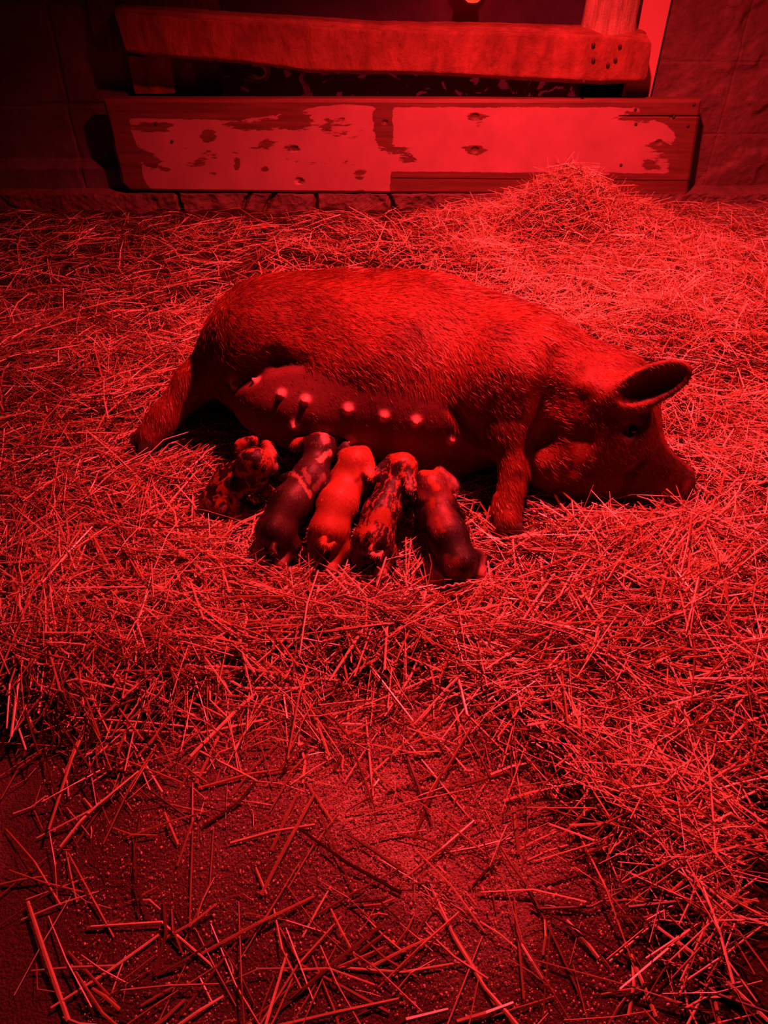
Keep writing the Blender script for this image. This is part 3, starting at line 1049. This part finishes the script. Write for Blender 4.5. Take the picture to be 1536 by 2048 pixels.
    for sg in (-1, 1):
        side = norm(np.cross(fd, up))
        e = head + fd * hr * .55 + side * sg * hr * .74 + up * hr * .35
        hE = SDF(); hE.ell(e, (0.0045,) * 3)
        Ve, Qe = hE.mesh(e - .009, e + .009, 0.0011)
        link('eye', np_mesh('eye', Ve - base, Qe, np.full(len(Qe), 4), M['eye']), root)
    return s


PIG = []


def mottled(seed, scale, thr, base=GING, dark=BLK, streak=(0.6, 1, 1), soft=0.035, spots=(), lines=None, marks=()):
    def f(V, lv, k):
        wv = np.stack([fbm(lv, 40, seed + 3), fbm(lv, 40, seed + 5), fbm(lv, 40, seed + 7)], 1)
        n = fbm(lv * np.array(streak) + 0.020 * wv, scale, seed, 3)
        if lines: m = 1 - sstep(lines * .55, lines, np.abs(n - thr))
        else: m = 1 - sstep(thr + soft, thr - soft, n)
        c = dark + (base - dark) * m[:, None]
        for (p, r, colr) in spots:
            e = np.linalg.norm(V - np.array(p, float), axis=1) + 0.03 * (fbm(lv, 70, seed + 11) - .5)
            c = c + (np.array(colr) - c) * sstep(r, r * .65, e)[:, None]
        uv = to_uv(V)
        for (pts, r, colr) in marks:
            e = np.full(len(V), 1e3)
            for (u, v) in pts: e = np.minimum(e, np.hypot(uv[:, 0] - u, uv[:, 1] - v))
            e = e + 14 * (fbm(lv, 110, seed + 13) - .5)
            c = c + (np.array(colr) - c) * (sstep(r, r * .5, e) * (lv[:, 2] > -0.02))[:, None]
        return c
    return f


def seg(*pts, n=6):
    out = []
    for (a, b) in zip(pts[:-1], pts[1:]):
        out += [(a[0] + (b[0] - a[0]) * i / n, a[1] + (b[1] - a[1]) * i / n) for i in range(n + 1)]
    return out


def Z(u, v, z): return onz(u, v, z)


# 1: leftmost, dark and brindled, sitting back by itself
h1 = Z(510, 925, 0.155)
PIG.append(piglet('dark brindled piglet sitting furthest left, head turned up towards the sow',
       Z(430, 1005, 0.055), Z(462, 968, 0.085), Z(500, 945, 0.11), h1, Z(545, 935, 0.135),
       [(-0.035, Z(395, 1045, 0.012), 0.02), (0.035, Z(478, 1040, 0.012), 0.02)], [(0.03, Z(552, 985, 0.012)), (-0.03, Z(490, 960, 0.012))],
       [((502, 882), (474, 894), (-.2, -.8, .6), 0.018), ((535, 893), (548, 915), (.4, -.8, .3), 0.014)],
       None, mottled(11, 48, 0.50, GING, BLK, (.8, 1, 1), .03, lines=.06,
               marks=[(seg((520, 880), (538, 885), (540, 905)), 12, GING), (seg((488, 885), (478, 896)), 9, GING), (seg((495, 925), (505, 942)), 7, GING), (seg((540, 925), (535, 945), (520, 952)), 7, GING * .8), (seg((440, 975), (462, 985), (470, 1000)), 6, GING), (seg((410, 1000), (425, 1022), (450, 1015)), 7, PNK * .5)]), (0.041, 0.043, 0.038), 0.036))

# 2: black with pale shoulder mark
h2 = Z(641, 898, 0.145)
sh2 = Z(620, 960, 0.125)
PIG.append(piglet('black piglet with pale shoulder streaks, second from the left, left of the plain ginger piglet',
       Z(546, 1064, 0.085), Z(580, 1010, 0.105), sh2, h2, h2 + (0.006, 0.034, -0.050),
       [(-0.032, Z(520, 1110, 0.012), 0.02), (0.032, Z(568, 1135, 0.012), 0.022)], [(-0.03, Z(560, 950, 0.012)), (0.032, Z(665, 985, 0.012))],
       [((626, 880), (588, 890), (-.2, -.7, .7), 0.019), ((664, 872), (692, 896), (.3, -.7, .6), 0.019)],
       [Z(548, 1085, 0.085), Z(545, 1100, 0.085), Z(552, 1108, 0.09)],
       mottled(23, 14, 0.36, np.array((0.040, 0.018, 0.016)), BLK, (1, 1, 1), .08,
               marks=[(seg((628, 858), (660, 850), (678, 868)), 10, GING), (seg((600, 872), (590, 884)), 10, GING), (seg((648, 870), (652, 880)), 9, PNK), (seg((640, 918), (658, 906)), 8, CRM), (seg((582, 942), (600, 958), (612, 975), (620, 992)), 6, CRM * .6), (seg((610, 940), (618, 965)), 6, PNK * .5), (seg((645, 955), (632, 975)), 9, PNK * .4)]),
       (0.042, 0.046, 0.042), 0.040))

# 3: plain ginger, standing
h3 = Z(712, 925, 0.155)
PIG.append(piglet('plain light ginger piglet standing in the middle with a short curled tail',
       Z(655, 1062, 0.095), Z(675, 1010, 0.115), Z(702, 955, 0.125), h3, h3 + (0.012, 0.06, -0.025),
       [(-0.030, Z(625, 1120, 0.012), 0.02), (0.030, Z(662, 1152, 0.012), 0.02)], [(-0.03, Z(640, 1010, 0.012)), (0.03, Z(720, 1010, 0.012))],
       [((690, 912), (708, 950), (-.3, -.6, .7), 0.018), ((730, 906), (740, 948), (.25, -.75, .6), 0.019)],
       [Z(648, 1078, 0.115), Z(646, 1090, 0.122), Z(656, 1094, 0.125), Z(668, 1086, 0.122)],
       mottled(31, 12, 0.0, np.array((0.36, 0.090, 0.038)), BLK, (1, 1, 1), .03), (0.039, 0.044, 0.040), 0.038))

# 4: ginger-black mottled
h4 = Z(805, 935, 0.15)
PIG.append(piglet('mottled ginger and black piglet right of the plain ginger one, tail curled',
       Z(745, 1082, 0.085), Z(762, 1030, 0.105), Z(788, 972, 0.12), h4, h4 + (0.010, 0.055, -0.03),
       [(-0.032, Z(715, 1120, 0.012), 0.02), (0.030, Z(765, 1155, 0.012), 0.022)], [(-0.03, Z(740, 1010, 0.012)), (0.03, Z(818, 1030, 0.012))],
       [((780, 922), (754, 948), (-.2, -.8, .6), 0.016), ((815, 940), (822, 978), (.2, -.8, .55), 0.018)],
       [Z(742, 1098, 0.10), Z(744, 1112, 0.10), Z(756, 1114, 0.106), Z(764, 1104, 0.108)],
       mottled(47, 75, 0.50, GING, BLK, (.45, 1, 1), .03, lines=.055,
               marks=[(seg((790, 915), (815, 910), (825, 925)), 12, GING), (seg((745, 1035), (770, 1020), (775, 1040)), 13, GING), (seg((725, 1060), (745, 1055)), 9, GING), (seg((745, 1108), (765, 1108)), 7, PNK)]), (0.040, 0.042, 0.037), 0.035))

# 5: dark red-brown, furthest right
h5 = Z(862, 972, 0.135)
PIG.append(piglet('dark red brown piglet with pink ears, furthest right by the foreleg',
       Z(918, 1128, 0.060), Z(895, 1070, 0.085), Z(872, 1010, 0.105), h5, h5 + (-0.004, 0.055, -0.025),
       [(-0.032, Z(868, 1160, 0.012), 0.02), (0.034, Z(965, 1145, 0.012), 0.02)], [(-0.03, Z(845, 1060, 0.012)), (0.03, Z(925, 1040, 0.012))],
       [((845, 955), (848, 992), (-.15, -.8, .6), 0.018), ((882, 945), (910, 974), (.2, -.75, .65), 0.018)],
       [Z(925, 1150, 0.055), Z(928, 1160, 0.05), Z(933, 1165, 0.05)],
       mottled(53, 16, 0.47, np.array((0.15, 0.04, 0.035)), BLK, (.8, 1, 1), .08,
               marks=[(seg((845, 940), (868, 942)), 12, GING), (seg((862, 958), (872, 975)), 9, GING * 1.1), (seg((862, 1000), (866, 1012)), 8, GING * .8), (seg((876, 1040), (884, 1058)), 7, GING * .7), (seg((850, 1060), (860, 1100), (875, 1140)), 16, BLK)]), (0.043, 0.044, 0.038), 0.035))


# ------------------------------------------------------------------ straw
FX, FY = np.linspace(-1.1, 1.2, 116), np.linspace(0.9, 2.7, 91)
_g = np.stack(np.meshgrid(FX, FY, indexing='ij'), -1).reshape(-1, 2)
FOOT = np.full(len(_g), 0.6)
for _z in (0.02, 0.05, 0.09):
    _p = np.concatenate([_g, np.full((len(_g), 1), _z)], 1)
    for _s in [S] + PIG: FOOT = np.minimum(FOOT, _s(_p))
FOOT = FOOT.reshape(len(FX), len(FY))


def footprint(x, y):
    i = np.clip(np.round((x - FX[0]) / (FX[1] - FX[0])).astype(int), 0, len(FX) - 1)
    j = np.clip(np.round((y - FY[0]) / (FY[1] - FY[0])).astype(int), 0, len(FY) - 1)
    return FOOT[i, j]


def bed_height(x, y):
    P = np.stack([x, y, np.zeros_like(x)], 1)
    b = 0.018 + 0.085 * (fbm(P, 3.2, 301) - .40) + 0.075 * (fbm(P, 8, 303) - .5)
    g = lambda cx, cy, sx, sy, h: h * np.exp(-((x - cx) / sx) ** 2 - ((y - cy) / sy) ** 2)
    b = b + g(0.76, 3.20, 0.27, 0.18, 0.24) + g(1.15, 3.0, 0.3, 0.25, 0.05) + g(1.1, 2.35, 0.55, 0.45, 0.07) + g(0.35, 2.95, 0.5, 0.3, 0.03)
    b = b + g(0.05, 1.08, 0.45, 0.09, 0.025) + g(-0.75, 1.45, 0.35, 0.3, 0.035) + g(0.85, 1.15, 0.4, 0.5, 0.04) + g(-0.1, 2.75, 1.2, 0.25, 0.02)
    c = cover(x, y)
    return np.maximum(b, 0.0) * c * c * (0.12 + 0.88 * sstep(0.0, 0.13, footprint(x, y)))


def cover(x, y):
    """0 on the bare floor in front, 1 on the thick bed"""
    P = np.stack([x, y, np.zeros_like(x)], 1)
    n = fbm(P, 3.4, 311) - .5; n2 = fbm(P, 9, 313) - .5
    edge = np.interp(x, [-0.9, -0.55, -0.25, 0.1, 0.30, 0.40, 0.47, 0.58], [0.72, 0.80, 0.90, 0.90, 0.78, 0.60, 0.36, 0.15])
    return sstep(-0.13, 0.24, y - edge + 0.30 * n + 0.16 * n2)


def clear_of_animals(P, margin=0.004):
    """P (n,k,3): False where any point lies in an animal"""
    n, k, _ = P.shape
    q = P.reshape(-1, 3)
    ok = np.ones(len(q), bool)
    for s in [S] + PIG:
        ok &= s(q) > margin
    return ok.reshape(n, k).all(1)


def straw_arrays(p0, p1, p2, w, th, ns=3):
    """bent flattened stalks through three points -> vertices, faces"""
    n = len(p0)
    t = norm(p2 - p0)
    up = np.tile(np.array((0, 0, 1.0)), (n, 1)) + 0.5 * rng.normal(size=(n, 3))
    sd = norm(np.cross(t, up)); u = np.cross(sd, t)
    ring = []
    for p, sc in ((p0, 1.0), (p1, 1.0), (p2, 0.75)):
        W = (w * .5 * sc)[:, None]; H = (th * .5 * sc)[:, None]
        ring += [p + sd * W, p + u * H, p - sd * W, p - u * H]
    V = np.stack(ring, 1).reshape(-1, 3)
    f = []
    for k in range(2):
        for i in range(4):
            j = (i + 1) % 4
            f.append([k * 4 + i, k * 4 + j, k * 4 + 4 + j, k * 4 + 4 + i])
    f += [[3, 2, 1, 0], [8, 9, 10, 11]]
    F = (np.arange(n) * 12)[:, None, None] + np.array(f)[None]
    return V, F.reshape(-1, 4)


def stalks(n, xr, yr, lmin, lmax, wmin, wmax, dens, layer, tilt, seed):
    r = np.random.default_rng(seed)
    x = r.uniform(*xr, n); y = r.uniform(*yr, n)
    keep = r.random(n) < dens(x, y)
    x, y = x[keep], y[keep]; n = len(x)
    L = lmin + (lmax - lmin) * r.random(n) ** 1.6
    az = r.random(n) * 2 * np.pi
    flow = fbm(np.stack([x, y, 0 * x], 1), 2.2, seed + 5) * 6.0
    az = np.where(r.random(n) < 0.45, flow + 0.5 * r.normal(size=n), az)
    pit = r.normal(size=n) * tilt
    dx, dy, dz = np.cos(az) * np.cos(pit), np.sin(az) * np.cos(pit), np.sin(pit)
    d = np.stack([dx, dy, dz], 1) * (L / 2)[:, None]
    c = np.stack([x, y, np.zeros(n)], 1)
    p0, p2 = c - d, c + d
    h0, h1, h2 = bed_height(p0[:, 0], p0[:, 1]), bed_height(x, y), bed_height(p2[:, 0], p2[:, 1])
    lay = layer * r.random(n) * cover(x, y) + 0.003
    # the stalk lies on its highest supports
    zc = np.maximum(h1, (h0 + h2) / 2) + lay
    p0[:, 2] = np.maximum(zc - d[:, 2], h0 * .6 + 0.002); p2[:, 2] = np.maximum(zc + d[:, 2], h2 * .6 + 0.002)
    p1 = (p0 + p2) / 2 + np.stack([-dy, dx, 0 * dx], 1) * (L * 0.10 * r.normal(size=n) * (r.random(n) < .5))[:, None]
    p1[:, 2] += L * 0.04 * np.abs(r.normal(size=n))
    w = wmin + (wmax - wmin) * r.random(n) ** 2
    lim = np.where(x < 0.35, 3.40, 3.47)
    ok = (p0[:, 1] < lim) & (p2[:, 1] < lim) & clear_of_animals(np.stack([p0, p1, p2, (p0 + p1) / 2, (p1 + p2) / 2], 1))
    tone = np.clip(0.50 + 0.25 * r.normal(size=n) + 1.1 * (fbm(np.stack([x, y, 0 * x], 1), 5.5, 341) - .5), 0, 0.92)
    tone = np.where(r.random(n) < 0.16, 0.88 + 0.12 * r.random(n), tone)
    return p0[ok], p1[ok], p2[ok], w[ok], tone[ok]


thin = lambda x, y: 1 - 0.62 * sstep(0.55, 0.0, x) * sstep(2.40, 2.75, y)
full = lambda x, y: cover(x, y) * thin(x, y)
inview = lambda x, y: (np.abs(x) < 0.36 + 0.46 * y)
sets = [
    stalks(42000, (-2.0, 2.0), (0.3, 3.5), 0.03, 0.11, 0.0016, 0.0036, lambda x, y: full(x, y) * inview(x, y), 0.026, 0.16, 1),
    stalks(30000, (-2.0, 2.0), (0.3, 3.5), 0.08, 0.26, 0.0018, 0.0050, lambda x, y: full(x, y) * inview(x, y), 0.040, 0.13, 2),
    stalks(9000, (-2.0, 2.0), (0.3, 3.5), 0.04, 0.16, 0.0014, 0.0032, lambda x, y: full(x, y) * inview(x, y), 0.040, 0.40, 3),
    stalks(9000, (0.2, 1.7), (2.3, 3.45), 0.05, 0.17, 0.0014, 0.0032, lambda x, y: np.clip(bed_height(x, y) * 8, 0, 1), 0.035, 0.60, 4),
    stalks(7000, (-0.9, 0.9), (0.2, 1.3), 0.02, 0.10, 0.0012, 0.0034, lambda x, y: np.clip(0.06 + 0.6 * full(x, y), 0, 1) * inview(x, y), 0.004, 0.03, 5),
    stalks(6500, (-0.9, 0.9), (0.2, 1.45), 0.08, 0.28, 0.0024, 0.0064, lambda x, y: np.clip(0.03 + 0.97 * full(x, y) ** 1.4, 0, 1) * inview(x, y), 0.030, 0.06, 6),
]
p0, p1, p2, w, tone = [np.concatenate(q) for q in zip(*sets)]
sVt, sFt = straw_arrays(p0, p1, p2, w, w * 0.55)
tn = np.repeat(tone, 12)
# matted litter under the loose straw
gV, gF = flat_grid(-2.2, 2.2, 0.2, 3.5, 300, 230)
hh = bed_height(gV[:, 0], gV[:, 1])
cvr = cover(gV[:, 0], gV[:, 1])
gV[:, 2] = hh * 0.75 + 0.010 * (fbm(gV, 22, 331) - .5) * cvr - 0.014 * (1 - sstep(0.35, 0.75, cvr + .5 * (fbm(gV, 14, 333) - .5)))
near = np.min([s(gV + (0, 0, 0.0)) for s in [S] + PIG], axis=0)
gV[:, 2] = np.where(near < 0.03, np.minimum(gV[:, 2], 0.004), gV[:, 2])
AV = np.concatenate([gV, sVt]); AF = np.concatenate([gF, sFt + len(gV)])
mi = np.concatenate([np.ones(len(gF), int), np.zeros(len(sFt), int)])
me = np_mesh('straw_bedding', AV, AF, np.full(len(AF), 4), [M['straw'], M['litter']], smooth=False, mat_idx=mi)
fattr(me, 'tone', np.concatenate([np.full(len(gV), .3), tn]))
tag(link('straw_bedding', me), 'thick loose straw bedding spread over the pen floor under the sow', 'straw', kind='stuff')

# coarse sawdust crumbs on the bare floor
r = np.random.default_rng(55)
n = 110000
cx_, cy_ = r.uniform(-0.85, 0.85, n), r.uniform(0.28, 1.15, n)
k = (np.abs(cx_) < 0.30 + 0.5 * cy_) & (r.random(n) < 1 - 0.85 * cover(cx_, cy_)) & (r.random(n) < 0.22 + 0.9 * np.exp(-((cx_ - 0.14) / 0.36) ** 2 - ((cy_ - 0.80) / 0.28) ** 2))
cx_, cy_ = cx_[k], cy_[k]; n = len(cx_)
sz = 0.0008 + 0.0017 * r.random(n) ** 2
octa = np.array([(1, 0, 0), (-1, 0, 0), (0, 1, 0), (0, -1, 0), (0, 0, 1), (0, 0, -1)], float)
CV = octa[None] * (0.6 + 0.8 * r.random((n, 6, 1))) * sz[:, None, None] * (1, 1, .75)
an = r.random(n) * 6.28; ca, sa = np.cos(an)[:, None], np.sin(an)[:, None]
CV = np.stack([CV[..., 0] * ca - CV[..., 1] * sa, CV[..., 0] * sa + CV[..., 1] * ca, CV[..., 2]], -1) + np.stack([cx_, cy_, sz * .35], 1)[:, None, :]
tri = np.array([(0, 2, 4), (2, 1, 4), (1, 3, 4), (3, 0, 4), (2, 0, 5), (1, 2, 5), (3, 1, 5), (0, 3, 5)])
CF = (np.arange(n) * 6)[:, None, None] + tri[None]
me = np_mesh('sawdust', CV.reshape(-1, 3), CF.reshape(-1, 3), np.full(n * 8, 3), M['straw'], smooth=False)
fattr(me, 'tone', np.repeat(np.clip(0.78 + 0.28 * r.normal(size=n), 0.1, 1), 6))
tag(link('sawdust', me), 'coarse sawdust crumbs scattered over the bare floor in front', 'sawdust', kind='stuff')

# loose stalks on the bare floor in front: each one an object
r = np.random.default_rng(77)
SG = 'loose stalks on the bare floor'
count = 0
while count < 210:
    u, v = r.uniform(20, 1300), r.uniform(1330, 2060)
    p = onz(u, v, 0.0)
    if cover(p[:1], p[1:2])[0] > 0.65: continue
    L = 0.05 + 0.17 * r.random() ** 1.3
    az = r.choice([0.35, 2.2, 1.1, r.uniform(0, 3.14), r.uniform(0, 3.14)]) + r.normal() * .25
    d = np.array((math.cos(az), math.sin(az), 0)) * L / 2
    bow = np.array((-d[1], d[0], 0)) * 0.10 * r.normal() * (r.random() < .6)
    wd = 0.0024 + 0.0048 * r.random() ** 1.8
    z0 = 0.002 + 0.012 * r.random() ** 2
    q0, q1, q2 = -d + (0, 0, wd * .3), bow + np.array((0, 0, wd * .3 + z0)), d + (0, 0, wd * .3 + z0 * r.random())
    if not clear_of_animals(np.stack([q0 + p, q1 + p, q2 + p])[None])[0]: continue
    V, F = straw_arrays(q0[None], q1[None], q2[None], np.array([wd]), np.array([wd * .5]))
    me = np_mesh('straw_stalk', V, F, np.full(len(F), 4), M['straw'], smooth=False)
    fattr(me, 'tone', np.full(12, float(np.clip(0.5 + 0.22 * r.normal(), 0, 1))))
    o = link('straw_stalk', me, None, p)
    tag(o, 'loose straw stalk lying on the bare dusty floor in front of the bedding', 'straw', SG)
    count += 1

# a pale twisted seed head below the right-hand piglet
def seed_head():
    a, b = onz(884, 1174, 0.055), onz(944, 1164, 0.075)
    s = SDF()
    X = norm(b - a); Y_ = norm(np.cross(X, (0, 0, 1))); Zz = np.cross(X, Y_)
    for k in range(9):
        q = a + (b - a) * k / 8 + (Y_ * math.cos(k * 2.4) + Zz * math.sin(k * 2.4)) * 0.002
        s.ell(q, (0.0075, 0.0026, 0.0026), X + Y_ * .5 * math.cos(k * 3.1), Zz, k=0.002)
    s.cone(b, b + (b - a) * .6, 0.0012, 0.001, 0.001)
    V, Q = s.mesh(np.minimum(a, b) - .05, np.maximum(a, b) + .05, 0.0012)
    o = link('grass_seed_head', np_mesh('grass_seed_head', V - a, Q, np.full(len(Q), 4), M['straw']), None, a)
    fattr(o.data, 'tone', np.full(len(V), 0.95))
    tag(o, 'pale knobbly grass seed head lying behind the rump of the rightmost piglet', 'straw')


seed_head()
